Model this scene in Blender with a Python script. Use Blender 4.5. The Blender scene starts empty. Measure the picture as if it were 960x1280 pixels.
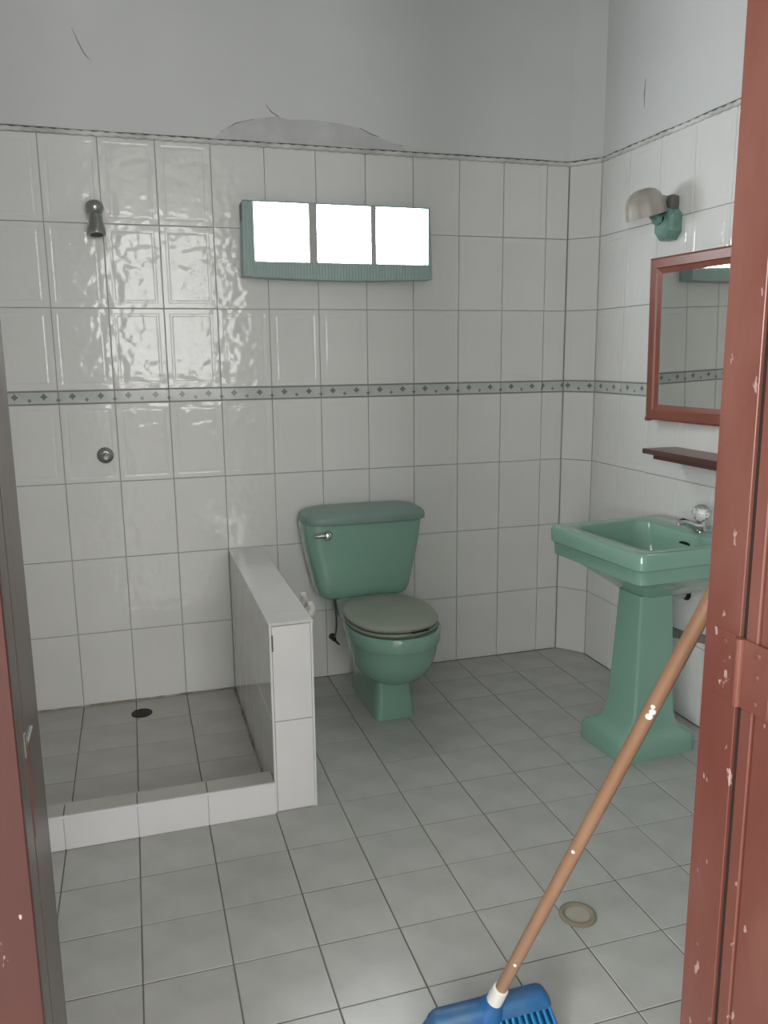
import bpy, bmesh, math, random
from mathutils import Vector, Matrix
random.seed(7)
SC = bpy.context.scene
COL = SC.collection
PI = math.pi

# ------------------------------------------------------------------ camera
cam_d = bpy.data.cameras.new('camera')
cam = bpy.data.objects.new('camera', cam_d)
COL.objects.link(cam)
cam_d.sensor_fit = 'VERTICAL'
cam_d.sensor_height = 36.0
cam_d.lens = 36.0 * 1023.57 / 1280.0
cam_d.clip_start = 0.02
_p, _r, _y = -0.1884, -0.0105, 0.2959
_f = Vector((math.sin(_y) * math.cos(_p), math.cos(_y) * math.cos(_p), math.sin(_p)))
_rt = Vector((math.cos(_y), -math.sin(_y), 0))
_up = _rt.cross(_f)
_r2 = _rt * math.cos(_r) + _up * math.sin(_r)
_u2 = -_rt * math.sin(_r) + _up * math.cos(_r)
M = Matrix((_r2, _u2, -_f)).transposed().to_4x4()
M.translation = Vector((0.0587, -3.2945, 1.3664))
cam.matrix_world = M
SC.camera = cam

# ------------------------------------------------------------------ light and exposure
world = bpy.data.worlds.new('overcast_sky')
SC.world = world
world.use_nodes = True
bg = world.node_tree.nodes['Background']
bg.inputs[0].default_value = (0.80, 0.90, 1.0, 1)
bg.inputs[1].default_value = 1.0

HALL_Y = -6.6          # far wall of the room outside the doorway
def daylight(name, w, h, energy, loc, rot, color=(0.985, 1.0, 0.985)):
    ld = bpy.data.lights.new(name, 'AREA')
    ld.shape = 'RECTANGLE'; ld.size = w; ld.size_y = h
    ld.energy = energy; ld.color = color
    lo = bpy.data.objects.new(name, ld)
    COL.objects.link(lo)
    lo.location = loc; lo.rotation_euler = rot
# rear window of the room outside, plus an unseen side window added for fill
daylight('hall_window_daylight', 2.6, 1.7, 108, (1.25, HALL_Y + 0.02, 1.87), (PI / 2, 0, 0))
daylight('hall_side_fill', 2.4, 1.5, 170, (-1.98, -4.9, 1.75), (PI / 2, 0, -PI / 2))
BLOCK_EMIT = 16.0       # daylight coming through the glass blocks

SC.view_settings.view_transform = 'Standard'
SC.view_settings.look = 'None'
SC.view_settings.exposure = 0.28
SC.view_settings.gamma = 1.0
SC.view_settings.use_curve_mapping = False

# ------------------------------------------------------------------ material helpers
def mat(name, color, rough=0.5, metal=0.0, spec=0.5, coat=0.0):
    m = bpy.data.materials.new(name); m.use_nodes = True
    b = m.node_tree.nodes['Principled BSDF']
    b.inputs['Base Color'].default_value = (*color, 1)
    b.inputs['Roughness'].default_value = rough
    b.inputs['Metallic'].default_value = metal
    b.inputs['Specular IOR Level'].default_value = spec
    b.inputs['Coat Weight'].default_value = coat
    return m

def nodes(m):
    nt = m.node_tree
    return nt, nt.nodes, nt.links, nt.nodes['Principled BSDF']

def noise(m, scale, detail=4.0, coord='Object', rough=0.55, stretch=None):
    nt, N, L, b = nodes(m)
    tc = N.new('ShaderNodeTexCoord')
    n = N.new('ShaderNodeTexNoise')
    n.inputs['Scale'].default_value = scale
    n.inputs['Detail'].default_value = detail
    n.inputs['Roughness'].default_value = rough
    if stretch:
        mp = N.new('ShaderNodeMapping'); mp.inputs['Scale'].default_value = stretch
        L.new(tc.outputs[coord], mp.inputs['Vector']); L.new(mp.outputs[0], n.inputs['Vector'])
    else:
        L.new(tc.outputs[coord], n.inputs['Vector'])
    return n

def ramp(m, src, stops):
    nt, N, L, b = nodes(m)
    r = N.new('ShaderNodeValToRGB')
    e = r.color_ramp.elements
    while len(e) < len(stops): e.new(0.5)
    for k, (p, c) in enumerate(stops):
        e[k].position = p
        e[k].color = (*c, 1) if len(c) == 3 else c
    L.new(src, r.inputs[0])
    return r

def noise_color(m, scale, stops, detail=4.0, coord='Object', stretch=None):
    n = noise(m, scale, detail, coord, stretch=stretch)
    r = ramp(m, n.outputs['Fac'], stops)
    nt, N, L, b = nodes(m)
    L.new(r.outputs[0], b.inputs['Base Color'])
    return r

def bump(m, scale, strength, dist=0.002, detail=2.0, coord='Object', stretch=None):
    n = noise(m, scale, detail, coord, stretch=stretch)
    nt, N, L, b = nodes(m)
    bp = N.new('ShaderNodeBump')
    bp.inputs['Strength'].default_value = strength
    bp.inputs['Distance'].default_value = dist
    L.new(n.outputs['Fac'], bp.inputs['Height']); L.new(bp.outputs[0], b.inputs['Normal'])
    return bp

def mixcol(m, fac, a, bcol):
    nt, N, L, b = nodes(m)
    x = N.new('ShaderNodeMix'); x.data_type = 'RGBA'
    L.new(fac, x.inputs['Factor'])
    for s, v in (('A', a), ('B', bcol)):
        i = [k for k in x.inputs if k.name == s and k.type == 'RGBA'][0]
        if isinstance(v, tuple): i.default_value = (*v, 1)
        else: L.new(v, i)
    return [o for o in x.outputs if o.type == 'RGBA'][0]

MT = {}
# glossy white wall tile with a soft rippled glaze
m = MT['tile'] = mat('white_glazed_tile', (0.72, 0.72, 0.70), 0.07, spec=0.36)
noise_color(m, 2.2, [(0.3, (0.765, 0.77, 0.755)), (0.7, (0.81, 0.81, 0.80))], 2.0, 'Object')
bump(m, 20.0, 0.45, 0.006, 1.0)
m = MT['smooth_tile'] = mat('smooth_white_tile', (0.70, 0.70, 0.68), 0.12)
noise_color(m, 4.0, [(0.3, (0.66, 0.655, 0.63)), (0.7, (0.73, 0.73, 0.715))], 4.0)
# grout
m = MT['grout'] = mat('grey_grout', (0.24, 0.235, 0.22), 0.9)
noise_color(m, 3.5, [(0.3, (0.36, 0.35, 0.33)), (0.7, (0.54, 0.54, 0.52))], 5.0)
m = MT['floor_grout'] = mat('brown_grey_grout', (0.12, 0.11, 0.095), 0.9)
noise_color(m, 2.5, [(0.3, (0.10, 0.088, 0.068)), (0.7, (0.23, 0.22, 0.195))], 5.0)
# plaster
m = MT['plaster'] = mat('grey_white_plaster', (0.56, 0.57, 0.57), 0.85)
noise_color(m, 1.3, [(0.25, (0.66, 0.67, 0.67)), (0.75, (0.74, 0.75, 0.75))], 6.0)
bump(m, 9.0, 0.25, 0.004, 5.0)
m = MT['patch'] = mat('damp_grey_plaster', (0.46, 0.47, 0.47), 0.9)
noise_color(m, 9.0, [(0.3, (0.52, 0.53, 0.54)), (0.7, (0.66, 0.665, 0.665))], 5.0)
MT['crack'] = mat('crack_grey', (0.30, 0.30, 0.30), 0.95)  # even grey for the plaster cracks
m = MT['rope'] = mat('white_rope_moulding', (0.52, 0.52, 0.50), 0.5)
noise_color(m, 6.0, [(0.35, (0.52, 0.52, 0.51)), (0.6, (0.74, 0.74, 0.72))], 4.0)
MT['seam'] = mat('dark_seam', (0.12, 0.12, 0.115), 0.95)
# floor tile
m = MT['floor_tile'] = mat('grey_floor_tile', (0.42, 0.42, 0.39), 0.24)
noise_color(m, 7.0, [(0.25, (0.40, 0.402, 0.38)), (0.5, (0.465, 0.467, 0.445)), (0.8, (0.53, 0.535, 0.515))], 6.0, 'Object')
bump(m, 30.0, 0.08, 0.002, 2.0)
m = MT['shower_tile'] = mat('stained_shower_floor_tile', (0.36, 0.355, 0.31), 0.3)
noise_color(m, 6.0, [(0.25, (0.40, 0.385, 0.33)), (0.55, (0.48, 0.475, 0.44)), (0.8, (0.54, 0.54, 0.51))], 6.0, 'Object')
m = MT['white_tile_plain'] = mat('white_edging_tile', (0.70, 0.70, 0.70), 0.12)
noise_color(m, 5.0, [(0.3, (0.76, 0.76, 0.765)), (0.7, (0.81, 0.81, 0.82))], 4.0)
# border tile with printed diamonds
def border_material():
    m = mat('printed_border_tile', (0.5, 0.55, 0.53), 0.12)
    nt, N, L, b = nodes(m)
    tc = N.new('ShaderNodeTexCoord'); sx = N.new('ShaderNodeSeparateXYZ')
    L.new(tc.outputs['Object'], sx.inputs[0])
    def mt(op, a, b2=None, clamp=False):
        n = N.new('ShaderNodeMath'); n.operation = op; n.use_clamp = clamp
        for k, v in enumerate((a, b2)):
            if v is None: continue
            if isinstance(v, (int, float)): n.inputs[k].default_value = v
            else: L.new(v, n.inputs[k])
        return n.outputs[0]
    U, V = sx.outputs['X'], sx.outputs['Z']
    def diamonds(off, v0, r):
        fr = mt('FRACT', mt('ADD', mt('MULTIPLY', U, 10.0), 10.0 + off))
        du = mt('MULTIPLY', mt('ABSOLUTE', mt('SUBTRACT', fr, 0.5)), 0.1)
        dv = mt('ABSOLUTE', mt('SUBTRACT', V, v0))
        # clover-like diamond: notch at the diagonals
        s = mt('ADD', mt('ADD', du, dv), mt('MULTIPLY', mt('MINIMUM', du, dv), 0.3))
        return mt('LESS_THAN', s, r)
    big = diamonds(0.0, 0.004, 0.0135)
    small = diamonds(0.5, -0.009, 0.0088)
    lines = mt('GREATER_THAN', mt('ABSOLUTE', V), 0.0205)
    gs = noise(m, 18.0, 3.0)
    base = ramp(m, gs.outputs['Fac'], [(0.35, (0.52, 0.55, 0.53)), (0.65, (0.62, 0.64, 0.62))])
    c1 = mixcol(m, lines, base.outputs[0], (0.29, 0.325, 0.315))
    c2 = mixcol(m, big, c1, (0.20, 0.24, 0.235))
    c3 = mixcol(m, small, c2, (0.24, 0.285, 0.28))
    L.new(c3, b.inputs['Base Color'])
    return m
MT['border'] = border_material()
# sanitary ware
m = MT['green'] = mat('sea_green_ceramic', (0.125, 0.285, 0.225), 0.16, coat=0.3)
noise_color(m, 3.0, [(0.3, (0.225, 0.405, 0.325)), (0.7, (0.245, 0.43, 0.348))], 3.0)
m = MT['lid'] = mat('dusty_green_seat_plastic', (0.20, 0.235, 0.18), 0.45)
noise_color(m, 8.0, [(0.3, (0.25, 0.285, 0.225)), (0.7, (0.295, 0.315, 0.255))], 4.0)
m = MT['tank_lid'] = mat('dusty_green_ceramic', (0.15, 0.26, 0.22), 0.35)
noise_color(m, 5.0, [(0.3, (0.19, 0.31, 0.27)), (0.7, (0.23, 0.32, 0.285))], 4.0)
MT['chrome'] = mat('chrome', (0.62, 0.62, 0.62), 0.14, 1.0)
MT['dull_chrome'] = mat('dull_chrome', (0.36, 0.37, 0.36), 0.32, 1.0)
MT['dark_metal'] = mat('dark_metal', (0.05, 0.05, 0.05), 0.5, 0.8)
MT['dark'] = mat('dark_hole', (0.01, 0.012, 0.012), 0.8)
m = MT['crystal'] = mat('clear_acrylic', (0.95, 0.95, 0.95), 0.06)
m.node_tree.nodes['Principled BSDF'].inputs['Transmission Weight'].default_value = 0.85
m.node_tree.nodes['Principled BSDF'].inputs['IOR'].default_value = 1.45
# red painted timber
def red_paint(name, c0, c1, chips=0.74, gloss=0.3):
    m = mat(name, c0, gloss)
    nt, N, L, b = nodes(m)
    n = noise(m, 5.0, 6.0, stretch=(1, 1, 0.35))
    r = ramp(m, n.outputs['Fac'], [(0.28, c0), (0.5, tuple((2 * p + q) / 3 for p, q in zip(c0, c1))), (0.72, c1)])
    n2 = noise(m, 55.0, 3.0, stretch=(1, 1, 0.5))
    r2 = ramp(m, n2.outputs['Fac'], [(chips, (0, 0, 0)), (chips + 0.02, (1, 1, 1))])
    c = mixcol(m, r2.outputs[0], r.outputs[0], (0.38, 0.26, 0.24))
    L.new(c, b.inputs['Base Color'])
    bump(m, 14.0, 0.35, 0.003, 4.0, stretch=(1, 1, 0.3))
    return m
MT['red'] = red_paint('red_oxide_gloss_paint', (0.135, 0.036, 0.026), (0.225, 0.098, 0.078), 0.69)
MT['shaded_red'] = red_paint('shaded_red_gloss_paint', (0.042, 0.0105, 0.0085), (0.068, 0.022, 0.018), 0.70)  # same red paint, darkened to put the shade on the left casing
MT['slit_shade'] = mat('slit_shade_brown', (0.022, 0.012, 0.010), 0.9)  # near-black colour standing for the shade inside the jamb slit
MT['brown'] = red_paint('dark_brown_gloss_paint', (0.062, 0.050, 0.046), (0.095, 0.074, 0.068), 0.78, 0.28)
MT['mirror_wood'] = mat('red_brown_varnished_wood', (0.19, 0.048, 0.030), 0.35)
noise_color(MT['mirror_wood'], 6.0, [(0.3, (0.22, 0.068, 0.047)), (0.7, (0.29, 0.095, 0.065))], 5.0, stretch=(1, 6, 1))
MT['shelf_wood'] = mat('dark_brown_varnished_wood', (0.085, 0.030, 0.024), 0.3)
noise_color(MT['shelf_wood'], 6.0, [(0.3, (0.085, 0.034, 0.028)), (0.7, (0.135, 0.054, 0.043))], 5.0, stretch=(6, 1, 1))
m = MT['mirror'] = mat('silvered_glass', (0.80, 0.82, 0.80), 0.02, 1.0)
m = MT['broom_wood'] = mat('orange_brown_broomstick_wood', (0.33, 0.175, 0.10), 0.45)
noise_color(m, 9.0, [(0.25, (0.175, 0.092, 0.054)), (0.5, (0.255, 0.138, 0.080)), (0.75, (0.30, 0.19, 0.125))], 6.0, stretch=(1, 1, 0.12))
MT['blue'] = mat('blue_plastic', (0.016, 0.085, 0.25), 0.4)
noise_color(MT['blue'], 14.0, [(0.35, (0.014, 0.10, 0.28)), (0.7, (0.06, 0.14, 0.25))], 4.0)
MT['bristle'] = mat('bright_blue_bristle', (0.006, 0.15, 0.36), 0.4)
MT['white_plastic'] = mat('white_plastic', (0.66, 0.64, 0.62), 0.4)
MT['white_ceramic'] = mat('white_ceramic', (0.58, 0.57, 0.54), 0.2)
MT['white_paint'] = mat('white_paint_splash', (0.85, 0.84, 0.82), 0.6)
m = MT['lamp_glass'] = mat('cream_frosted_glass', (0.47, 0.415, 0.35), 0.4)
noise_color(m, 12.0, [(0.3, (0.31, 0.28, 0.24)), (0.7, (0.42, 0.39, 0.345))], 4.0)
m = MT['lamp_green'] = mat('chipped_green_ceramic', (0.15, 0.30, 0.25), 0.35)
noise_color(m, 16.0, [(0.3, (0.11, 0.24, 0.195)), (0.7, (0.20, 0.36, 0.31))], 4.0)
MT['lamp_brown'] = mat('grey_brown_lamp_collar', (0.13, 0.12, 0.11), 0.5)
m = MT['splay'] = mat('ribbed_green_reveal', (0.33, 0.45, 0.425), 0.4)
def rib_bump(m):
    nt, N, L, b = nodes(m)
    tc = N.new('ShaderNodeTexCoord'); w = N.new('ShaderNodeTexWave')
    w.inputs['Scale'].default_value = 26.0
    w.bands_direction = 'X'
    L.new(tc.outputs['Object'], w.inputs['Vector'])
    bp = N.new('ShaderNodeBump'); bp.inputs['Strength'].default_value = 0.5; bp.inputs['Distance'].default_value = 0.003
    L.new(w.outputs['Fac'], bp.inputs['Height']); L.new(bp.outputs[0], b.inputs['Normal'])
rib_bump(m)
m = MT['glass_block'] = mat('daylit_glass_block', (0.85, 0.9, 0.9), 0.1)
_b = m.node_tree.nodes['Principled BSDF']
_b.inputs['Emission Color'].default_value = (0.93, 0.98, 1.0, 1)
_b.inputs['Emission Strength'].default_value = BLOCK_EMIT
MT['etch'] = mat('moulded_glass_line', (0.75, 0.8, 0.78), 0.2)
_b = MT['etch'].node_tree.nodes['Principled BSDF']
_b.inputs['Emission Color'].default_value = (0.93, 0.98, 0.97, 1)
_b.inputs['Emission Strength'].default_value = 0.75
MT['mortar'] = mat('grey_green_mortar', (0.22, 0.26, 0.25), 0.9)
m = MT['cement'] = mat('exposed_grey_cement', (0.25, 0.245, 0.23), 0.95)
noise_color(m, 25.0, [(0.3, (0.14, 0.135, 0.125)), (0.7, (0.36, 0.355, 0.34))], 5.0)
m = MT['caulk'] = mat('stained_brown_sealant', (0.24, 0.20, 0.14), 0.8)
noise_color(m, 12.0, [(0.35, (0.20, 0.165, 0.11)), (0.65, (0.45, 0.43, 0.38))], 5.0)
MT['joint'] = mat('pale_grey_mortar', (0.45, 0.47, 0.46), 0.9)
MT['drain_ring'] = mat('beige_plastic_ring', (0.27, 0.235, 0.175), 0.5)
MT['drain_plug'] = mat('pale_stained_plug', (0.42, 0.39, 0.33), 0.6)
MT['hose'] = mat('grey_braided_hose', (0.20, 0.195, 0.175), 0.45, 0.2)
MT['hall_wall'] = mat('cream_hall_paint', (0.70, 0.68, 0.64), 0.8)
noise_color(MT['hall_wall'], 2.0, [(0.3, (0.68, 0.66, 0.62)), (0.7, (0.72, 0.70, 0.66))], 4.0)
MT['hall_floor'] = mat('grey_hall_cement', (0.42, 0.41, 0.39), 0.5)
noise_color(MT['hall_floor'], 3.0, [(0.3, (0.38, 0.37, 0.35)), (0.7, (0.46, 0.45, 0.43))], 5.0)

# ------------------------------------------------------------------ object helpers
def link(name, me, material=None, parent=None, loc=(0, 0, 0), rotz=0.0):
    o = bpy.data.objects.new(name, me)
    COL.objects.link(o)
    if material is not None:
        if not me.materials: me.materials.append(MT[material] if isinstance(material, str) else material)
    o.location = loc
    o.rotation_euler = (0, 0, rotz)
    if parent is not None: o.parent = parent
    return o

def obj(name, bm, material, parent=None, loc=(0, 0, 0), rotz=0.0, smooth=False, recalc=True):
    if recalc: bmesh.ops.recalc_face_normals(bm, faces=bm.faces[:])
    me = bpy.data.meshes.new(name)
    bm.to_mesh(me); bm.free()
    if smooth:
        for p in me.polygons: p.use_smooth = True
        try: me.set_sharp_from_angle(angle=math.radians(40))
        except Exception: pass
    return link(name, me, material, parent, loc, rotz)

def empty(name, loc=(0, 0, 0), rotz=0.0):
    o = bpy.data.objects.new(name, None)
    COL.objects.link(o)
    o.empty_display_size = 0.05
    o.location = loc; o.rotation_euler = (0, 0, rotz)
    return o

def tag(o, label, cat=None, group=None, kind=None):
    o['label'] = label
    if cat: o['category'] = cat
    if group: o['group'] = group
    if kind: o['kind'] = kind
    return o

def box(bm, x0, x1, y0, y1, z0, z1, bev=0.0, seg=1):
    r = bmesh.ops.create_cube(bm, size=1.0)
    vs = r['verts']
    for v in vs:
        v.co = Vector(((x0 + x1) / 2 + v.co.x * (x1 - x0), (y0 + y1) / 2 + v.co.y * (y1 - y0), (z0 + z1) / 2 + v.co.z * (z1 - z0)))
    if bev > 0:
        es = set()
        for v in vs: es.update(v.link_edges)
        bmesh.ops.bevel(bm, geom=list(es), offset=bev, segments=seg, affect='EDGES', profile=0.5)

def boxm(x0, x1, y0, y1, z0, z1, bev=0.0, seg=1):
    bm = bmesh.new(); box(bm, x0, x1, y0, y1, z0, z1, bev, seg); return bm

def sring(cx, cy, z, rx, ry, ex=2.0, n=40, ryb=None):
    """superellipse ring; ry towards -y, ryb towards +y"""
    pts = []
    for k in range(n):
        a = 2 * PI * k / n
        c, s = math.cos(a), math.sin(a)
        x = math.copysign(abs(c) ** (2 / ex), c) * rx
        yy = math.copysign(abs(s) ** (2 / ex), s)
        y = yy * (ryb if (ryb is not None and s > 0) else ry)
        pts.append(Vector((cx + x, cy + y, z)))
    return pts

def loft(bm, rings, cap0=True, cap1=True):
    vr = [[bm.verts.new(p) for p in r] for r in rings]
    n = len(rings[0])
    for a, b in zip(vr[:-1], vr[1:]):
        for k in range(n):
            bm.faces.new((a[k], a[(k + 1) % n], b[(k + 1) % n], b[k]))
    if cap0: bm.faces.new(vr[0][::-1])
    if cap1: bm.faces.new(vr[-1])
    return vr

def lathe(bm, prof, origin=(0, 0, 0), axis=(0, 0, 1), n=24, cap0=True, cap1=True):
    """prof: list of (radius, height along axis)"""
    A = Vector(axis).normalized()
    t = Vector((1, 0, 0)) if abs(A.x) < 0.9 else Vector((0, 1, 0))
    B = A.cross(t).normalized(); C = A.cross(B)
    O = Vector(origin)
    rings = []
    for r, h in prof:
        rings.append([O + A * h + (B * math.cos(2 * PI * k / n) + C * math.sin(2 * PI * k / n)) * max(r, 1e-5) for k in range(n)])
    return loft(bm, rings, cap0, cap1)

def tube(bm, pts, rad, n=10):
    pts = [Vector(p) for p in pts]
    rings = []
    prev = None
    for i, p in enumerate(pts):
        d = (pts[min(i + 1, len(pts) - 1)] - pts[max(i - 1, 0)]).normalized()
        if prev is None:
            t = Vector((0, 0, 1)) if abs(d.z) < 0.9 else Vector((1, 0, 0))
            B = d.cross(t).normalized()
        else:
            B = (prev - d * prev.dot(d)).normalized()
        prev = B
        C = d.cross(B)
        r = rad[i] if isinstance(rad, (list, tuple)) else rad
        rings.append([p + (B * math.cos(2 * PI * k / n) + C * math.sin(2 * PI * k / n)) * r for k in range(n)])
    loft(bm, rings)

def bez(p0, p1, p2, p3, n=10):
    out = []
    for k in range(n + 1):
        t = k / n; u = 1 - t
        out.append(Vector(p0) * u ** 3 + Vector(p1) * 3 * u * u * t + Vector(p2) * 3 * u * t * t + Vector(p3) * t ** 3)
    return out

# ------------------------------------------------------------------ room dimensions
XL = -0.80                       # left wall face
XR = 1.994                       # right wall face
AX = 1.903                       # back wall ends, corner chamfer begins
BY = -0.113                      # chamfer ends on the right wall
YN = -2.394                      # inner face of the doorway wall
YO = -2.545                      # outer face of it
ZC = 2.85                        # ceiling
ZT = 2.151                       # top of the tiling
TT = 0.006                       # tile thickness
ROWS = [(0.0, 0.3), (0.3, 0.6), (0.6, 0.9), (0.9, 1.2), (1.251, 1.551), (1.551, 1.851), (1.851, ZT)]
LIST = (1.2, 1.251)
GAP = 0.0025
WX0, WX1, WZ0, WZ1 = 0.500, 1.250, 1.675, 1.935     # hole in the tiling, hidden by the window box
WPY = -0.08                                          # front of the projecting window box

# ------------------------------------------------------------------ tiles
_tile_cache = {}
def tile_mesh(w, h, relief=True, material='tile'):
    key = (round(w, 4), round(h, 4), relief, material)
    if key in _tile_cache: return _tile_cache[key]
    bm = bmesh.new()
    def ring(ins, y):
        a, b = w / 2 - ins, h / 2 - ins
        return [Vector((-a, y, -b)), Vector((a, y, -b)), Vector((a, y, b)), Vector((-a, y, b))]
    rr = [ring(0, TT), ring(0, 0.0016), ring(0.0018, 0.0)]
    if relief:
        rr += [ring(0.017, 0.0), ring(0.0205, 0.00045), ring(0.026, 0.00045), ring(0.030, -0.0001)]
    loft(bm, rr, True, True)
    bmesh.ops.recalc_face_normals(bm, faces=bm.faces[:])
    me = bpy.data.meshes.new('tile'); bm.to_mesh(me); bm.free()
    _tile_cache[key] = me
    return me

def poly_tile(pts):
    bm = bmesh.new()
    loft(bm, [[Vector((x, TT, z)) for x, z in pts], [Vector((x, 0, z)) for x, z in pts]])
    return bm

def add_tile(parent, frame, u, v, w, h, name='tile', material='tile', relief=True):
    """frame: (origin xy, rotz): u along the wall, v up"""
    (ox, oy), rz = frame
    me = tile_mesh(w, h, relief, material)
    if not me.materials: me.materials.append(MT[material])
    x = ox + u * math.cos(rz); y = oy + u * math.sin(rz)
    o = link(name, me, None, parent, (x, y, v), rz)
    o.rotation_euler = (random.uniform(-1, 1) * 0.0028, 0, rz + random.uniform(-1, 1) * 0.0022)
    return o

def clad(parent, frame, joints, hole=None):
    for u0, u1 in zip(joints[:-1], joints[1:]):
        w = u1 - u0 - GAP
        if w < 0.004: continue
        for z0, z1 in ROWS:
            if hole:
                hx0, hx1, hz0, hz1 = hole
                g = GAP / 2
                a0, a1, b0, b1 = u0 + g, u1 - g, z0 + g, z1 - g
                if a1 > hx0 and a0 < hx1 and b1 > hz0 and b0 < hz1:
                    inx = a0 >= hx0 and a1 <= hx1
                    inz = b0 >= hz0 and b1 <= hz1
                    if inx:
                        if b0 < hz0: add_tile(parent, frame, (u0 + u1) / 2, (b0 + hz0) / 2, w, hz0 - b0, relief=False)
                        if b1 > hz1: add_tile(parent, frame, (u0 + u1) / 2, (b1 + hz1) / 2, w, b1 - hz1, relief=False)
                    else:
                        left = a0 < hx0; low = b0 < hz0
                        ex = hx0 if left else hx1
                        ez = hz0 if low else hz1
                        if low and left:   P = [(a0, b0), (a1, b0), (a1, ez), (ex, ez), (ex, b1), (a0, b1)]
                        elif low:          P = [(a0, b0), (a1, b0), (a1, b1), (ex, b1), (ex, ez), (a0, ez)]
                        elif left:         P = [(a0, b0), (ex, b0), (ex, ez), (a1, ez), (a1, b1), (a0, b1)]
                        else:              P = [(ex, b0), (a1, b0), (a1, b1), (a0, b1), (a0, ez), (ex, ez)]
                        obj('tile', poly_tile(P), 'tile', parent)
                    continue
            add_tile(parent, frame, (u0 + u1) / 2, (z0 + z1) / 2, w, z1 - z0 - GAP, relief=w > 0.1 and z0 > 0.85)
        add_tile(parent, frame, (u0 + u1) / 2, (LIST[0] + LIST[1]) / 2, w, LIST[1] - LIST[0] - GAP, 'border_tile', 'border', False)

# ------------------------------------------------------------------ structure
def wall_with_hole(x0, x1, y0, y1, z0, z1, hx0, hx1, hz0, hz1):
    bm = bmesh.new()
    box(bm, x0, hx0, y0, y1, z0, z1)
    box(bm, hx1, x1, y0, y1, z0, z1)
    if hz0 > z0: box(bm, hx0, hx1, y0, y1, z0, hz0)
    if hz1 < z1: box(bm, hx0, hx1, y0, y1, hz1, z1)
    return bm

# floor slab and its tiles
fl = tag(obj('floor', boxm(XL - 0.1, XR + 0.1, YO, 0.1, -0.10, -0.0018), 'floor_grout'),
         'grey square-tiled bathroom floor with dark joints', kind='structure')
_floor_cache = {}
def floor_tile_mesh(w, h, material):
    key = (round(w, 4), round(h, 4), material)
    if key in _floor_cache: return _floor_cache[key]
    bm = bmesh.new()
    rr = []
    for ins, z in ((0, -0.006), (0, -0.0012), (0.0014, 0.0)):
        a, b = w / 2 - ins, h / 2 - ins
        rr.append([Vector((-a, -b, z)), Vector((a, -b, z)), Vector((a, b, z)), Vector((-a, b, z))])
    loft(bm, rr)
    me = bpy.data.meshes.new('floor_tile')
    bmesh.ops.recalc_face_normals(bm, faces=bm.faces[:])
    bm.to_mesh(me); bm.free()
    me.materials.append(MT[material])
    _floor_cache[key] = me
    return me
xj = [XL + 0.2 * k for k in range(14)] + [XR]
yj = [0.0] + [-0.2116 - 0.2 * k for k in range(11)] + [YN]
for a, b in zip(xj[:-1], xj[1:]):
    for d, c in zip(yj[:-1], yj[1:]):
        shower = b < 0.41 and c > -0.83
        me = floor_tile_mesh(b - a - 0.003, d - c - 0.003, 'shower_tile' if shower else 'floor_tile')
        o = link('floor_tile', me, None, fl, ((a + b) / 2, (c + d) / 2, random.uniform(-0.0004, 0.0004)))
        o.rotation_euler = (random.uniform(-1, 1) * 0.002, random.uniform(-1, 1) * 0.002, 0)
tag(obj('ceiling', boxm(XL - 0.1, XR + 0.1, YO, 0.16, ZC, ZC + 0.1), 'plaster'), 'plain white plaster ceiling', kind='structure')

wb = tag(obj('wall_back', wall_with_hole(XL - 0.1, AX + 0.1, TT, 0.156, -0.1, ZC, WX0, WX1, WZ0, WZ1), 'grout'),
         'white-tiled back wall with a printed border row', kind='structure')
clad(wb, ((0, 0), 0), [XL + 0.2 * k for k in range(14)] + [AX], (WX0, WX1, WZ0, WZ1))
# plaster above the tiling (slightly proud of the grout bed)
obj('plaster', boxm(XL, AX + 0.004, 0.001, TT + 0.001, ZT, ZC), 'plaster', wb)

chd = Vector((XR - AX, BY)); chl = chd.length; cha = math.atan2(chd.y, chd.x)
def frame_box(u0, u1, d0, d1, z0, z1, org, rz):
    bm = boxm(u0, u1, d0, d1, z0, z1)
    bmesh.ops.rotate(bm, verts=bm.verts[:], cent=(0, 0, 0), matrix=Matrix.Rotation(rz, 3, 'Z'))
    bmesh.ops.translate(bm, verts=bm.verts[:], vec=(org[0], org[1], 0))
    return bm
wc = tag(obj('wall_corner', frame_box(0, chl, TT, 0.05, -0.1, ZC, (AX, 0), cha), 'grout'),
         'narrow tiled splay closing the room corner', kind='structure')
clad(wc, ((AX, 0), cha), [0.002, chl - 0.002])
obj('plaster', frame_box(0, chl, 0.001, TT + 0.001, ZT, ZC, (AX, 0), cha), 'plaster', wc)

wr = tag(obj('wall_right', frame_box(0, -(YO - BY), TT, 0.13, -0.1, ZC, (XR, BY), -PI / 2), 'grout'),
         'white-tiled side wall behind the sink', kind='structure')
nr = int((BY - YN) / 0.2)
clad(wr, ((XR, BY), -PI / 2), [0.2 * k for k in range(nr + 1)] + [BY - YN])
obj('plaster', frame_box(0, BY - YN, 0.001, TT + 0.001, ZT, ZC, (XR, BY), -PI / 2), 'plaster', wr)

wl = tag(obj('wall_left', frame_box(YO, 0.0, TT, 0.13, -0.1, ZC, (XL, 0), PI / 2), 'grout'),
         'white-tiled side wall of the shower', kind='structure')
clad(wl, ((XL, 0), PI / 2), [YN] + [-0.2 * k for k in range(11, -1, -1)])
obj('plaster', frame_box(YN, 0, 0.001, TT + 0.001, ZT, ZC, (XL, 0), PI / 2), 'plaster', wl)

# doorway wall
DX0, DX1, DZ = -0.115, 0.850, 2.62          # rough opening for the timber frame
HX0, HX1 = -2.0, 3.0                        # hall
wf = tag(obj('wall_front', wall_with_hole(HX0, HX1, YO, YN, -0.1, ZC, DX0, DX1, -0.2, DZ + 0.05), 'plaster'),
         'plastered wall around the doorway', kind='structure')

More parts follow.
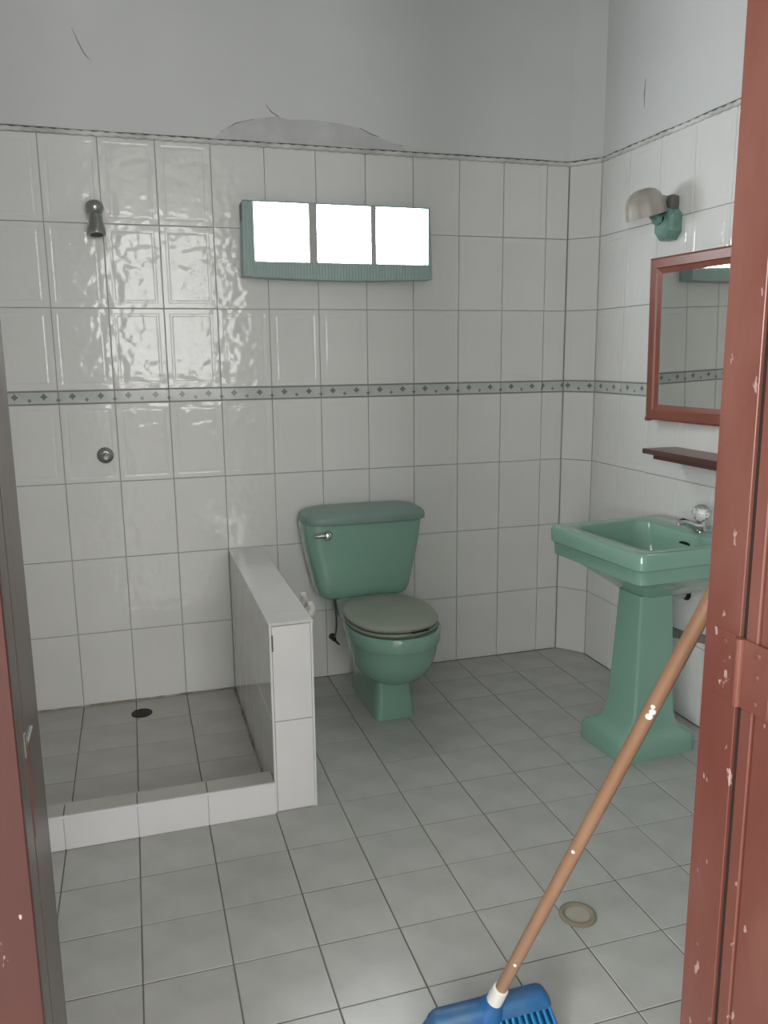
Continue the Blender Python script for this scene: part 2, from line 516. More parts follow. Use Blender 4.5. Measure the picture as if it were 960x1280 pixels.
# room outside the doorway
tag(obj('floor_hall', boxm(HX0 - 0.1, HX1 + 0.1, HALL_Y - 0.1, YO, -0.1, -0.002), 'hall_floor'), 'plain cement floor outside the doorway', kind='structure')
tag(obj('ceiling_hall', boxm(HX0 - 0.1, HX1 + 0.1, HALL_Y - 0.1, YO, ZC, ZC + 0.1), 'hall_wall'), 'ceiling of the room outside the doorway', kind='structure')
tag(obj('wall_hall_left', boxm(HX0 - 0.1, HX0, HALL_Y, YO, -0.1, ZC), 'hall_wall'), 'side wall of the room outside', kind='structure')
tag(obj('wall_hall_right', boxm(HX1, HX1 + 0.1, HALL_Y, YO, -0.1, ZC), 'hall_wall'), 'far side wall of the room outside', kind='structure')
tag(obj('wall_hall_back', boxm(HX0 - 0.1, HX1 + 0.1, HALL_Y - 0.1, HALL_Y, -0.1, ZC), 'hall_wall'), 'window wall of the room outside', kind='structure')
w2 = empty('window_2', (1.25, HALL_Y, 1.02)); tag(w2, 'wide daylit window of the room outside', kind='structure')
for (a, b, c, d) in ((-1.36, 1.36, -0.05, 0.0), (-1.36, 1.36, 1.70, 1.75), (-1.36, -1.30, 0.0, 1.70), (1.30, 1.36, 0.0, 1.70), (-0.46, -0.41, 0.0, 1.70), (0.41, 0.46, 0.0, 1.70), (-1.30, 1.30, 1.05, 1.10)):
    obj('window_bar', boxm(a, b, 0.0, 0.05, c, d), 'red', w2)

w3 = empty('added_fill_window', (HX0, -4.9, 1.0)); tag(w3, 'unseen side window added to the room outside for fill light', kind='structure')  # frame added around the side fill lamp, out of view
for (a, b, c, d) in ((-1.26, 1.26, -0.05, 0.0), (-1.26, 1.26, 1.50, 1.55), (-1.26, -1.20, 0.0, 1.50), (1.20, 1.26, 0.0, 1.50), (-0.025, 0.025, 0.0, 1.50)):
    obj('window_bar', boxm(0.0, 0.05, a, b, c, d), 'red', w3)  # bars of the added fill window, out of view

# rope moulding along the top of the tiling
def rope(path, name, parent):
    bm = bmesh.new()
    pts = []
    for (a, b) in zip(path[:-1], path[1:]):
        a, b = Vector(a), Vector(b); L = (b - a).length; n = max(2, int(L / 0.010))
        for k in range(n): pts.append(a.lerp(b, k / n))
    pts.append(Vector(path[-1]))
    rings = []; nn = 10
    s = 0
    for i, p in enumerate(pts):
        d = (pts[min(i + 1, len(pts) - 1)] - pts[max(i - 1, 0)]).normalized()
        B = Vector((0, 0, 1)); C = d.cross(B).normalized()
        if i: s += (p - pts[i - 1]).length
        tw = s / 0.045 * 2 * PI / 2
        rg = []
        for k in range(nn):
            a = 2 * PI * k / nn
            r = 0.0085 * (1 + 0.22 * math.cos(2 * (a - tw)))
            rg.append(p + (B * math.cos(a) * r + C * math.sin(a) * r))
        rings.append(rg)
    loft(bm, rings)
    return obj(name, bm, 'rope', parent, smooth=True)
zr = ZT + 0.003
tr = empty('trim_1', (AX, 0, zr)); tag(tr, 'twisted rope moulding running along the top of the wall tiles', kind='structure')
tr_inv = tr.location.copy()
pth = [(XL, -0.003, zr + 0.004), (-0.3, -0.003, zr + 0.004), (0.42, -0.003, zr + 0.001), (1.2, -0.002, zr), (AX - 0.001, -0.003, zr), (XR - 0.003, BY + 0.001, zr), (XR - 0.003, YN, zr + 0.004)]
ro = rope([Vector(p) - tr_inv for p in pth], 'rope', tr)
bm = bmesh.new()
sp = [Vector(p) + Vector((0, 0.001, 0.0095)) - tr_inv for p in pth]
sp2 = []
for a, b in zip(sp[:-1], sp[1:]):
    n = max(2, int((b - a).length / 0.05))
    for k in range(n): sp2.append(a.lerp(b, k / n) + Vector((0, 0, random.uniform(-0.0012, 0.0012))))
sp2.append(sp[-1])
tube(bm, sp2, [random.uniform(0.0020, 0.0036) for _ in sp2], 6)
obj('seam', bm, 'seam', tr)

# damp patch and cracks in the plaster
def flat_poly(pts, y0, y1):
    bm = bmesh.new()
    loft(bm, [[Vector((x, y0, z)) for x, z in pts], [Vector((x, y1, z)) for x, z in pts]])
    return bm
up = [(0.42, 2.172), (0.46, 2.205), (0.52, 2.232), (0.60, 2.252), (0.655, 2.262), (0.70, 2.252), (0.79, 2.258), (0.90, 2.252), (0.98, 2.240), (1.03, 2.218), (1.08, 2.205), (1.15, 2.186), (1.17, 2.172)]
obj('plaster_patch', flat_poly(up, 0.002, -0.0006), 'patch', wb)
for pts in ([(0.615, 2.300), (0.635, 2.275), (0.66, 2.262), (0.672, 2.245)], [(-0.055, 2.50), (-0.035, 2.45), (-0.02, 2.42), (0.0, 2.40)],
            [(0.98, 2.242), (1.03, 2.220), (1.06, 2.214)], [(1.10, 2.196), (1.16, 2.186)], [(0.44, 2.192), (0.50, 2.226), (0.57, 2.246)]):
    bm = bmesh.new(); tube(bm, [(x, 0.0006, z) for x, z in pts], [0.0008] + [0.0022] * (len(pts) - 2) + [0.0008], 6)
    obj('crack', bm, 'crack', wb)
bm = bmesh.new(); tube(bm, [(XR - 0.0002, -0.393, 2.385), (XR - 0.0002, -0.389, 2.33), (XR - 0.0002, -0.392, 2.282)], [0.0006, 0.002, 0.0006], 6)
obj('crack', bm, 'crack', wr)

# ------------------------------------------------------------------ glass block window
wn = empty('window_1', ((WX0 + WX1) / 2, 0, WZ0)); tag(wn, 'narrow window of three bright glass blocks in a green reveal', kind='structure')
wo = wn.location.copy()
def quadslab(name, a, b, c, d, material, parent, org, thick):
    """a,b,c,d: face corners; gets a back offset 'thick'"""
    bm = bmesh.new()
    f = [Vector(p) - org for p in (a, b, c, d)]
    g = [p + Vector(thick) for p in f]
    loft(bm, [f, g])
    return obj(name, bm, material, parent)
ox0, ox1, oz0, oz1 = 0.494, 1.253, 1.668, 1.939      # outer outline of the green box
gx0, gx1, gz0, gz1 = 0.540, 1.236, 1.722, 1.937      # opening round the blocks
def wloc(pts): return [Vector(p) - wo for p in pts]
def board(name, quad_xz, y0=WPY, y1=0.004):
    bm = bmesh.new()
    loft(bm, [wloc([(x, y0, z) for x, z in quad_xz]), wloc([(x, y1, z) for x, z in quad_xz])])
    return obj(name, bm, 'splay', wn)
board('box_side', [(ox0, oz0), (gx0, gz0), (gx0, gz1), (ox0 + 0.008, oz1)])
board('box_side', [(ox1, oz0 - 0.001), (gx1, gz0), (gx1, gz1), (ox1 - 0.010, oz1)])
# the bottom board sags a little in the middle
nb = 10
low = [(ox0 + (ox1 - ox0) * k / nb, oz0 - 0.010 * math.sin(PI * k / nb)) for k in range(nb + 1)]
board('box_bottom', low + [(gx1, gz0), (gx0, gz0)])
board('box_top', [(gx0, gz1), (gx1, gz1), (ox1 - 0.010, oz1 + 0.003), (ox0 + 0.008, oz1 + 0.003)])
obj('mortar', boxm(WX0 - wo.x, WX1 - wo.x, WPY + 0.022, 0.12, WZ0 - wo.z, WZ1 - wo.z), 'mortar', wn)
_s = 0.9757
BW = [(0.0587 + (a - 0.0587) * _s, 0.0587 + (b - 0.0587) * _s) for a, b in ((0.5590, 0.7690), (0.7990, 1.0220), (1.0410, 1.2560))]
bz0, bz1 = 1.7265, 1.9330
for xa, xb in ((BW[0][1], BW[1][0]), (BW[1][1], BW[2][0])):
    obj('mortar_joint', boxm(xa - 0.001 - wo.x, xb + 0.001 - wo.x, WPY - 0.001, WPY + 0.03, gz0 - wo.z, gz1 - wo.z), 'joint', wn)
for k, (a, b) in enumerate(BW):
    bm = bmesh.new()
    w, h = b - a, bz1 - bz0
    cz = (bz0 + bz1) / 2
    rr = []
    for ins, y in ((0, 0.03), (0, 0.006), (0.004, 0.0), (0.014, 0.0), (0.020, 0.003)):
        ring = sring(0, 0, 0, w / 2 - ins, h / 2 - ins, 14.0, 28)
        rr.append([Vector((p.x, y, p.y)) for p in ring])
    loft(bm, rr)
    g = obj('glass_block', bm, 'glass_block', wn, ((a + b) / 2 - wo.x, WPY + 0.004, cz - wo.z))
    if k == 2:
        bm = bmesh.new()
        tube(bm, bez((-0.045, -0.0, -0.035), (-0.02, -0.0, -0.06), (0.0, -0.0, -0.05), (0.02, 0, -0.03), 8) + bez((0.02, 0, -0.03), (0.05, 0, 0.0), (0.02, 0, 0.045), (-0.03, 0, 0.04), 8)[1:], 0.0034, 6)
        obj('moulded_line', bm, 'etch', g, (0.005, 0.001, 0))

# ------------------------------------------------------------------ shower partition and curb
HX_0, HX_1, HY, HZ = 0.400, 0.530, -1.008, 0.600
wp = tag(obj('wall_shower', boxm(HX_0 + TT, HX_1 - TT, HY + TT, 0.0, -0.002, HZ - TT), 'grout'), 'low white-tiled half wall beside the shower', kind='structure')
def face_tiles(frame, us, zs, material='smooth_tile', relief=True):
    for a, b in zip(us[:-1], us[1:]):
        for c, d in zip(zs[:-1], zs[1:]):
            (ox, oy), rz = frame
            me = tile_mesh(b - a - GAP, d - c - GAP, relief, material)
            if not me.materials: me.materials.append(MT[material])
            u = (a + b) / 2
            link('tile', me, None, wp, (ox + u * math.cos(rz), oy + u * math.sin(rz), (c + d) / 2), rz)
# end facing the door: two plain white tiles
for c, d in ((0.0, 0.293), (0.293, HZ - 0.008)):
    obj('end_tile', boxm(HX_0 + 0.008, HX_1 - 0.007, HY, HY + TT, c + 0.001, d - 0.001, 0.001), 'white_tile_plain', wp)
for x in (HX_0 + 0.0035, HX_1 - 0.003):
    obj('corner_bead', boxm(x - 0.0035, x + 0.003, HY - 0.001, HY + 0.006, 0.0, HZ - 0.006, 0.0008), 'white_tile_plain', wp)
face_tiles(((HX_0, 0), -PI / 2), [0.0, 0.2, 0.4, 0.6, 0.8, 1.0], [0.0, 0.3, 0.595], relief=False)
face_tiles(((HX_1, -1.0), PI / 2), [0.0, 0.2, 0.4, 0.6, 0.8, 1.0], [0.0, 0.3, 0.595], relief=False)
for a, b in ((0.0, 0.30), (0.30, 0.60), (0.60, 0.90), (0.90, -HY + 0.004)):
    obj('cap_tile', boxm(HX_0 - 0.002, HX_1 + 0.002, -b + 0.001, -a - 0.001, HZ - TT, HZ + 0.002, 0.0015), 'smooth_tile', wp)
obj('grout_crack', boxm(HX_0 + 0.006, HX_0 + 0.011, HY - 0.0012, HY, HZ - 0.085, HZ - 0.035, 0.0004), 'seam', wp)

for p in ([(XL, -0.003, 0.002), (HX_0 - 0.002, -0.003, 0.002)], [(HX_0 - 0.003, -0.002, 0.002), (HX_0 - 0.003, -0.945, 0.002)]):
    a_, b_ = Vector(p[0]), Vector(p[1]); n_ = 40
    bm = bmesh.new(); tube(bm, [a_.lerp(b_, k / n_) for k in range(n_ + 1)], [random.uniform(0.0025, 0.006) for _ in range(n_ + 1)], 6)
    obj('sealant', bm, 'caulk', fl, smooth=True)
CY0, CY1, CZ = -1.020, -0.945, 0.104
cb = tag(obj('trim_2', boxm(XL, HX_0, CY0 + 0.006, CY1, -0.001, CZ - 0.006), 'floor_grout'), 'low tiled shower curb between the side wall and the half wall', kind='structure')
cj = [XL + 0.2 * k for k in range(7)]
for a, b in zip(cj[:-1], cj[1:]):
    obj('riser_tile', boxm(a + 0.0004, b - 0.0004, CY0, CY0 + 0.006, 0.001, CZ - 0.001, 0.001), 'white_tile_plain', cb)
    obj('top_tile', boxm(a + 0.0012, b - 0.0012, CY0 + 0.009, CY1, CZ - 0.007, CZ - 0.001, 0.001), 'shower_tile', cb)
    obj('inner_tile', boxm(a + 0.0012, b - 0.0012, CY1, CY1 + 0.006, 0.001, CZ - 0.002, 0.001), 'shower_tile', cb)
obj('nosing', boxm(XL, HX_0, CY0 - 0.001, CY0 + 0.009, CZ - 0.007, CZ, 0.002), 'white_tile_plain', cb)

# ------------------------------------------------------------------ door frame and leaf
dr = empty('door_1', (0.37, YN, 0)); tag(dr, 'red-painted timber doorway with its leaf swung open', kind='structure')
do = dr.location.copy()
def dpart(name, x0, x1, y0, y1, z0, z1, material='red', bev=0.002, parent=None, label=None):
    o = obj(name, boxm(x0 - do.x, x1 - do.x, y0 - do.y, y1 - do.y, z0, z1, bev), material, dr)
    if parent is not None:
        o.parent = parent; o.location = -parent.location
    if label: o['label'] = label
    return o
XJL, XJR = -0.059, 0.794
# strike jamb: stop part and rebated outer part, plus face casing
dpart('door_stop', DX0, XJL, -2.4965, YN, 0, DZ, 'brown', bev=0.0008)
dpart('jamb', DX0 - 0.04, XJL, -2.541, -2.5010, 0, DZ, 'brown', bev=0.0008)
dpart('casing', DX0 - 0.075, XJL - 0.0005, -2.5455, -2.5412, 0, DZ + 0.06, 'shaded_red', bev=0.0008)
# hinge jamb
dpart('door_stop', XJR, DX1, -2.4605, YN, 0, DZ, bev=0.0008)
dpart('jamb', XJR + 0.045, DX1 + 0.04, -2.549, -2.466, 0, DZ)
dpart('slit_shade_strip', XJR + 0.005, XJR + 0.046, -2.4690, -2.4610, 0, DZ, 'slit_shade', bev=0)  # dark strip put in to paint the shaded slit beside the leaf
dpart('head', DX0 - 0.03, DX1 + 0.03, -2.549, YN, DZ, DZ + 0.05)
# open leaf, hinged on the right, standing out into the hall
leaf = empty('leaf', (0, 0, 0)); leaf.parent = dr
lx0, lx1 = XJR + 0.001, XJR + 0.037
ly1 = -2.4695; ly0 = ly1 - 0.82
def lpart(name, y0, y1, z0, z1, x0=lx0, x1=lx1, material='red', bev=0.0015):
    o = obj(name, boxm(x0 - do.x, x1 - do.x, y0 - do.y, y1 - do.y, z0, z1, bev), material, leaf)
    return o
lpart('edge_lip', ly1 - 0.021, ly1, 0.012, DZ - 0.01)
lpart('stile', ly1 - 0.115, ly1 - 0.0225, 0.012, DZ - 0.01, lx0 + 0.003)
lpart('stile', ly0, ly0 + 0.10, 0.012, DZ - 0.01, lx0 + 0.003)
for z0, z1 in ((0.012, 0.20), (0.90, 1.06), (DZ - 0.13, DZ - 0.01)):
    lpart('rail', ly0 + 0.10, ly1 - 0.115, z0, z1, lx0 + 0.003)
for z0, z1 in ((0.20, 0.90), (1.06, DZ - 0.13)):
    lpart('panel', ly0 + 0.10, ly1 - 0.115, z0, z1, lx0 + 0.014, lx1 - 0.010)
# hinge
hg = empty('hinge', (0, 0, 0)); hg.parent = dr; hg['label'] = 'red-painted butt hinge'
hz0, hz1 = 0.912, 1.004
def hpart(name, bm, material='red'):
    return obj(name, bm, material, hg)
hpart('hinge_plate', boxm(XJR - 0.002 - do.x, XJR + 0.001 - do.x, -2.462 - do.y, -2.414 - do.y, hz0, hz1, 0.0008))
hpart('hinge_plate', boxm(XJR - 0.003 - do.x, XJR + 0.001 - do.x, -2.520 - do.y, -2.470 - do.y, hz0, hz1, 0.0008))
bm = bmesh.new(); lathe(bm, [(0.006, hz0), (0.006, hz1)], (XJR - 0.004 - do.x, -2.4665 - do.y, 0), n=14)
hpart('hinge_knuckle', bm)
for y in (-2.436, -2.498):
    for z in (hz0 + 0.014, hz0 + 0.050, hz1 - 0.014):
        bm = bmesh.new(); lathe(bm, [(0.0042, 0), (0.0034, 0.0016), (0.0012, 0.0022)], (XJR - (0.002 if y > -2.46 else 0.003) - do.x, y - do.y, z), (-1, 0, 0), 10)
        hpart('screw', bm)
# strike on the other jamb
sk = empty('strike', (0, 0, 0)); sk.parent = dr; sk['label'] = 'bent metal strike above a latch mortise'
o = obj('strike_tongue', boxm(XJL - 0.002 - do.x, XJL + 0.0025 - do.x, -2.497 - do.y, -2.459 - do.y, 1.004, 1.0075, 0.0008), 'dull_chrome', sk)
o = obj('strike_plate', boxm(XJL - 0.006 - do.x, XJL + 0.0012 - do.x, -2.5045 - do.y, -2.4975 - do.y, 0.994, 1.018, 0.0006), 'dull_chrome', sk)
obj('mortise', boxm(XJL - 0.01 - do.x, XJL + 0.0007 - do.x, -2.494 - do.y, -2.470 - do.y, 0.905, 0.998, 0.0004), 'shelf_wood', sk)

# ------------------------------------------------------------------ toilet
tl = empty('toilet', (0.953, -0.30, 0)); tag(tl, 'sea-green close-coupled toilet with its lid down against the tiled wall', 'toilet')
T0 = tl.location.copy()
def tpart(name, bm, material='green', parent=None, smooth=True):
    bmesh.ops.translate(bm, verts=bm.verts[:], vec=-T0)
    return obj(name, bm, material, parent or tl, smooth=smooth)
# pedestal
bm = bmesh.new()
rr = []
for z, hw, cx, yf, yb in ((0.0, 0.081, 0.950, -0.502, -0.12), (0.012, 0.081, 0.950, -0.502, -0.12), (0.06, 0.076, 0.949, -0.500, -0.12), (0.13, 0.069, 0.946, -0.497, -0.12), (0.19, 0.067, 0.945, -0.495, -0.11), (0.26, 0.066, 0.947, -0.49, -0.10), (0.335, 0.085, 0.95, -0.48, -0.05)):
    rr.append(sring(cx, (yf + yb) / 2, z, hw, (yb - yf) / 2, 9.0, 48))
loft(bm, rr)
tpart('pedestal', bm)
# bowl
bm = bmesh.new(); rr = []
cy = -0.445
for z, rx, ry, dy in ((0.150, 0.050, 0.07, 0.0), (0.158, 0.085, 0.105, 0.0), (0.175, 0.112, 0.138, 0), (0.200, 0.135, 0.166, 0), (0.235, 0.152, 0.190, 0), (0.275, 0.163, 0.207, 0), (0.312, 0.169, 0.216, 0), (0.318, 0.172, 0.221, 0), (0.326, 0.176, 0.226, 0), (0.368, 0.178, 0.229, 0), (0.375, 0.173, 0.224, 0)):
    rr.append(sring(0.952, cy + dy, z, rx, ry, 2.15, 48, ry * 0.92))
loft(bm, rr)
tpart('bowl', bm)
# deck joining bowl and tank
bm = bmesh.new()
loft(bm, [sring(0.935, -0.145, z, hw, 0.125, 6.0, 40) for z, hw in ((0.28, 0.09), (0.31, 0.11), (0.385, 0.118), (0.405, 0.118))])
tpart('deck', bm)
# tank
bm = bmesh.new(); rr = []
tcx = 0.925
for z, hw, yf in ((0.394, 0.150, -0.165), (0.398, 0.170, -0.180), (0.410, 0.186, -0.189), (0.440, 0.197, -0.194), (0.48, 0.206, -0.196), (0.56, 0.224, -0.199), (0.64, 0.239, -0.201), (0.716, 0.248, -0.202)):
    rr.append(sring(tcx, (yf - 0.012) / 2, z, hw, (-0.012 - yf) / 2, 6.0, 56))
loft(bm, rr)
tk = tpart('tank', bm)
# tank lid: overhanging, softly rounded into a low dome
bm = bmesh.new(); rr = []
for z, hw, yf, yb in ((0.710, 0.250, -0.212, -0.006), (0.713, 0.2545, -0.217, -0.004), (0.730, 0.2555, -0.219, -0.003), (0.742, 0.251, -0.216, -0.004), (0.750, 0.242, -0.208, -0.006), (0.757, 0.226, -0.194, -0.010), (0.762, 0.200, -0.174, -0.020), (0.765, 0.15, -0.15, -0.04)):
    rr.append(sring(tcx + 0.009, (yf + yb) / 2, z, hw, (yb - yf) / 2, 5.0, 56))
loft(bm, rr)
tpart('tank_lid', bm, 'tank_lid')
# flush lever
bm = bmesh.new()
lathe(bm, [(0.020, 0), (0.020, 0.006), (0.016, 0.012), (0.015, 0.024), (0.008, 0.028)], (0.766, -0.200, 0.670), (0, -1, 0), 20)
lv = tpart('flush_lever', bm, 'chrome')
bm = bmesh.new(); tube(bm, [(0.766, -0.216, 0.672), (0.742, -0.219, 0.674), (0.713, -0.214, 0.671)], [0.010, 0.0095, 0.006], 10)
bmesh.ops.translate(bm, verts=bm.verts[:], vec=-T0)
obj('lever_arm', bm, 'dull_chrome', lv, smooth=True)
# seat ring
bm = bmesh.new()
sc = (0.949, -0.438)
o1 = [sring(sc[0], sc[1], z, rx, ry, 2.2, 48, ry * 1.0) for z, rx, ry in ((0.378, 0.168, 0.216), (0.386, 0.173, 0.222), (0.392, 0.171, 0.220), (0.394, 0.161, 0.209), (0.394, 0.112, 0.150), (0.388, 0.108, 0.146), (0.380, 0.110, 0.15))]
loft(bm, o1, False, False)
tpart('seat', bm, 'lid')
bm = bmesh.new()
o1 = [sring(sc[0], sc[1], z, rx, ry, 2.25, 48, ry * 1.10) for z, rx, ry in ((0.397, 0.161, 0.208), (0.399, 0.170, 0.220), (0.407, 0.173, 0.223), (0.413, 0.168, 0.217), (0.417, 0.146, 0.190), (0.419, 0.09, 0.12))]
loft(bm, o1)
tpart('seat_lid', bm, 'lid')
bm = bmesh.new(); box(bm, 0.962, 1.030, -0.656, -0.640, 0.3935, 0.3985, 0.0005)
bmesh.ops.rotate(bm, verts=bm.verts[:], cent=(0.996, -0.648, 0.396), matrix=Matrix.Rotation(math.radians(14), 3, 'Z'))
tpart('seat_gap_shade', bm, 'dark')  # dark block painting the shaded gap between seat and lid
for x in (0.895, 1.010):
    bm = bmesh.new(); lathe(bm, [(0.014, -0.02), (0.014, 0.018), (0.010, 0.022)], (x, -0.212, 0.388), (0, 0, 1), 14)
    tpart('seat_hinge', bm, 'lid')

# supply hose from the tank down to a stop valve on the wall
V0 = Vector((0.822, -0.012, 0.18))
bm = bmesh.new(); tube(bm, [V0 + p for p in bez((0.004, -0.028, 0.008), (0.022, -0.035, 0.09), (-0.004, -0.06, 0.14), (-0.008, -0.085, 0.214), 12)], 0.0042, 8)
hs = tpart('supply_hose', bm, 'hose'); hs['label'] = 'thin grey hose to a dark stop valve'
bm = bmesh.new(); lathe(bm, [(0.014, 0.0), (0.014, 0.004), (0.008, 0.006), (0.008, 0.028), (0.010, 0.029), (0.010, 0.040)], V0 + Vector((0, 0.0115, 0)), (0, -1, 0), 16)
tpart('valve_body', bm, 'dark_metal', hs)
bm = bmesh.new(); tube(bm, [V0 + Vector(p) for p in ((0, -0.026, -0.002), (0.011, -0.034, -0.014), (0.020, -0.040, -0.024))], [0.0055, 0.0045, 0.0035], 8)
tpart('valve_handle', bm, 'dark_metal', hs)

# ------------------------------------------------------------------ pedestal sink
SZ = math.radians(4.4)
sk0 = empty('pedestal_sink', (1.700, -0.975, 0), SZ); tag(sk0, 'sea-green pedestal sink with a single crystal-knob tap under the mirror', 'sink')
def spart(name, bm, material='green', parent=None, smooth=True):
    return obj(name, bm, material, parent or sk0, smooth=smooth)
# local frame: x towards the wall, y along the wall, origin under the bowl centre
bm = bmesh.new()
def rrect(x0, x1, y0, y1, z, r, n=6):
    pts = []
    for (cx, cy_, a0) in ((x1 - r, y1 - r, 0), (x0 + r, y1 - r, PI / 2), (x0 + r, y0 + r, PI), (x1 - r, y0 + r, 3 * PI / 2)):
        for k in range(n + 1):
            a = a0 + PI / 2 * k / n
            pts.append(Vector((cx + r * math.cos(a), cy_ + r * math.sin(a), z)))
    return pts
X0, X1, Y0, Y1 = -0.232, 0.268, -0.248, 0.262
def rr_in(d, z, r): return rrect(X0 + d, X1 - d * 0.3, Y0 + d, Y1 - d, z, r)
bx0, bx1, by0, by1 = -0.165, 0.135, -0.200, 0.205
rings = [
    rrect(-0.06, 0.20, -0.060, 0.060, 0.560, 0.03),
    rrect(-0.075, 0.215, -0.085, 0.085, 0.575, 0.04),
    rrect(-0.11, 0.235, -0.135, 0.135, 0.602, 0.055),
    rrect(-0.15, 0.25, -0.185, 0.185, 0.634, 0.055),
    rrect(-0.185, 0.258, -0.222, 0.222, 0.664, 0.040),
    rr_in(0.012, 0.670, 0.030),
    rr_in(0.010, 0.708, 0.030),
    rr_in(0.007, 0.714, 0.032),
    rr_in(0.001, 0.718, 0.034),
    rr_in(0.000, 0.760, 0.034),
    rr_in(0.004, 0.768, 0.034),
    rr_in(0.012, 0.770, 0.034),
    rrect(bx0 - 0.004, bx1 + 0.004, by0 - 0.004, by1 + 0.004, 0.7685, 0.05),
    rrect(bx0 + 0.002, bx1 - 0.002, by0 + 0.002, by1 - 0.002, 0.764, 0.05),
    rrect(bx0 + 0.018, bx1 - 0.012, by0 + 0.02, by1 - 0.02, 0.715, 0.06),
    rrect(bx0 + 0.045, bx1 - 0.03, by0 + 0.05, by1 - 0.05, 0.665, 0.06),
    rrect(bx0 + 0.085, bx1 - 0.07, by0 + 0.10, by1 - 0.10, 0.642, 0.05),
    rrect(bx0 + 0.125, bx1 - 0.125, by0 + 0.175, by1 - 0.175, 0.636, 0.015),
]
loft(bm, rings)
bas = spart('basin', bm)
# overflow slot on the tap side of the bowl
bm = bmesh.new()
rg = [Vector((0.0, p.x, p.y)) for p in sring(0, 0, 0, 0.026, 0.0065, 2.4, 20)]
loft(bm, [rg, [p + Vector((0.006, 0, 0)) for p in rg]])
ov = obj('overflow_slot', bm, 'dark', bas, (bx1 - 0.0105, -0.030, 0.728))
ov.rotation_euler = (0, math.radians(-11), 0)
bm = bmesh.new(); lathe(bm, [(0.024, 0), (0.024, 0.003), (0.018, 0.0035), (0.016, 0.001)], (-0.012, 0.0, 0.636), (0, 0, 1), 20)
obj('waste_outlet', bm, 'chrome', bas, smooth=True)
# pedestal: slim rectangular column flaring into a square foot
bm = bmesh.new(); rr = []
pc = (-0.012, -0.012)
for z, hx, hy, r in ((0.0, 0.158, 0.128, 0.030), (0.004, 0.160, 0.130, 0.032), (0.055, 0.158, 0.128, 0.034), (0.068, 0.153, 0.123, 0.036), (0.078, 0.140, 0.112, 0.036),
                     (0.090, 0.120, 0.099, 0.030), (0.108, 0.103, 0.089, 0.022), (0.130, 0.091, 0.083, 0.014), (0.160, 0.084, 0.078, 0.010), (0.22, 0.0805, 0.075, 0.009), (0.40, 0.073, 0.067, 0.009), (0.575, 0.067, 0.060, 0.009)):
    t = min(1.0, max(0.0, (0.16 - hx) / 0.08))
    cx = 0.010 + (pc[0] - 0.010) * t; cyy = 0.026 + (pc[1] - 0.026) * t
    rr.append(rrect(cx - hx, cx + hx, cyy - hy, cyy + hy, z, r))
loft(bm, rr)
spart('pedestal', bm)
# tap
fx, fy, fz = 0.175, -0.045, 0.770
bm = bmesh.new(); lathe(bm, [(0.023, 0), (0.023, 0.005), (0.017, 0.010), (0.015, 0.030), (0.012, 0.036), (0.008, 0.040)], (fx, fy, fz), (0, 0, 1), 20)
tp = spart('tap', bm, 'chrome')
bm = bmesh.new()
tube(bm, [(fx, fy, fz + 0.018), (fx - 0.028, fy, fz + 0.021), (fx - 0.055, fy, fz + 0.033), (fx - 0.078, fy, fz + 0.041), (fx - 0.090, fy, fz + 0.038), (fx - 0.094, fy, fz + 0.028)], [0.018, 0.016, 0.013, 0.012, 0.011, 0.0105], 14)
obj('spout', bm, 'chrome', tp, smooth=True)
bm = bmesh.new(); lathe(bm, [(0.011, 0.034), (0.022, 0.044), (0.030, 0.058), (0.031, 0.070), (0.028, 0.080), (0.021, 0.086), (0.008, 0.087)], (fx, fy, fz), (0, 0, 1), 12)
obj('knob', bm, 'crystal', tp)
bm = bmesh.new(); lathe(bm, [(0.009, 0.0875), (0.015, 0.0875), (0.014, 0.090), (0.006, 0.091)], (fx, fy, fz), (0, 0, 1), 16)
obj('knob_cap', bm, 'dull_chrome', tp, smooth=True)

# waste pipe between bowl and wall, and the broken strip of tiling under it
bm = bmesh.new(); tube(bm, bez((0.09, 0.02, 0.600), (0.10, 0.03, 0.520), (0.16, 0.10, 0.500), (0.286, 0.150, 0.485), 10), 0.021, 14)
wpipe = spart('waste_pipe', bm, 'white_plastic')
bm = bmesh.new(); lathe(bm, [(0.027, 0), (0.026, 0.004), (0.022, 0.006)], (XR - 0.0005, -0.807, 0.485), (-1, 0, 0), 20)
obj('pipe_hole', bm, 'dark_metal', wr, smooth=True)
pts = [(-0.70, 0.318), (-0.74, 0.332), (-0.80, 0.336), (-0.86, 0.352), (-0.93, 0.362), (-1.00, 0.372), (-1.02, 0.350), (-0.95, 0.330), (-0.88, 0.318), (-0.80, 0.300), (-0.74, 0.290), (-0.70, 0.296)]
bm = bmesh.new(); loft(bm, [[Vector((XR - 0.0012, y, z)) for y, z in pts], [Vector((XR + 0.001, y, z)) for y, z in pts]])
obj('cement_patch', bm, 'cement', wr)

# ------------------------------------------------------------------ mirror
ya, pi_ = -0.0677, -0.0191
mr = empty('wall_mirror', (1.9585, -0.755, 1.40)); tag(mr, 'red-brown wooden framed mirror hanging above the sink', 'mirror')
nrm = Vector((-math.cos(ya) * math.cos(pi_), math.sin(ya) * math.cos(pi_), math.sin(pi_)))
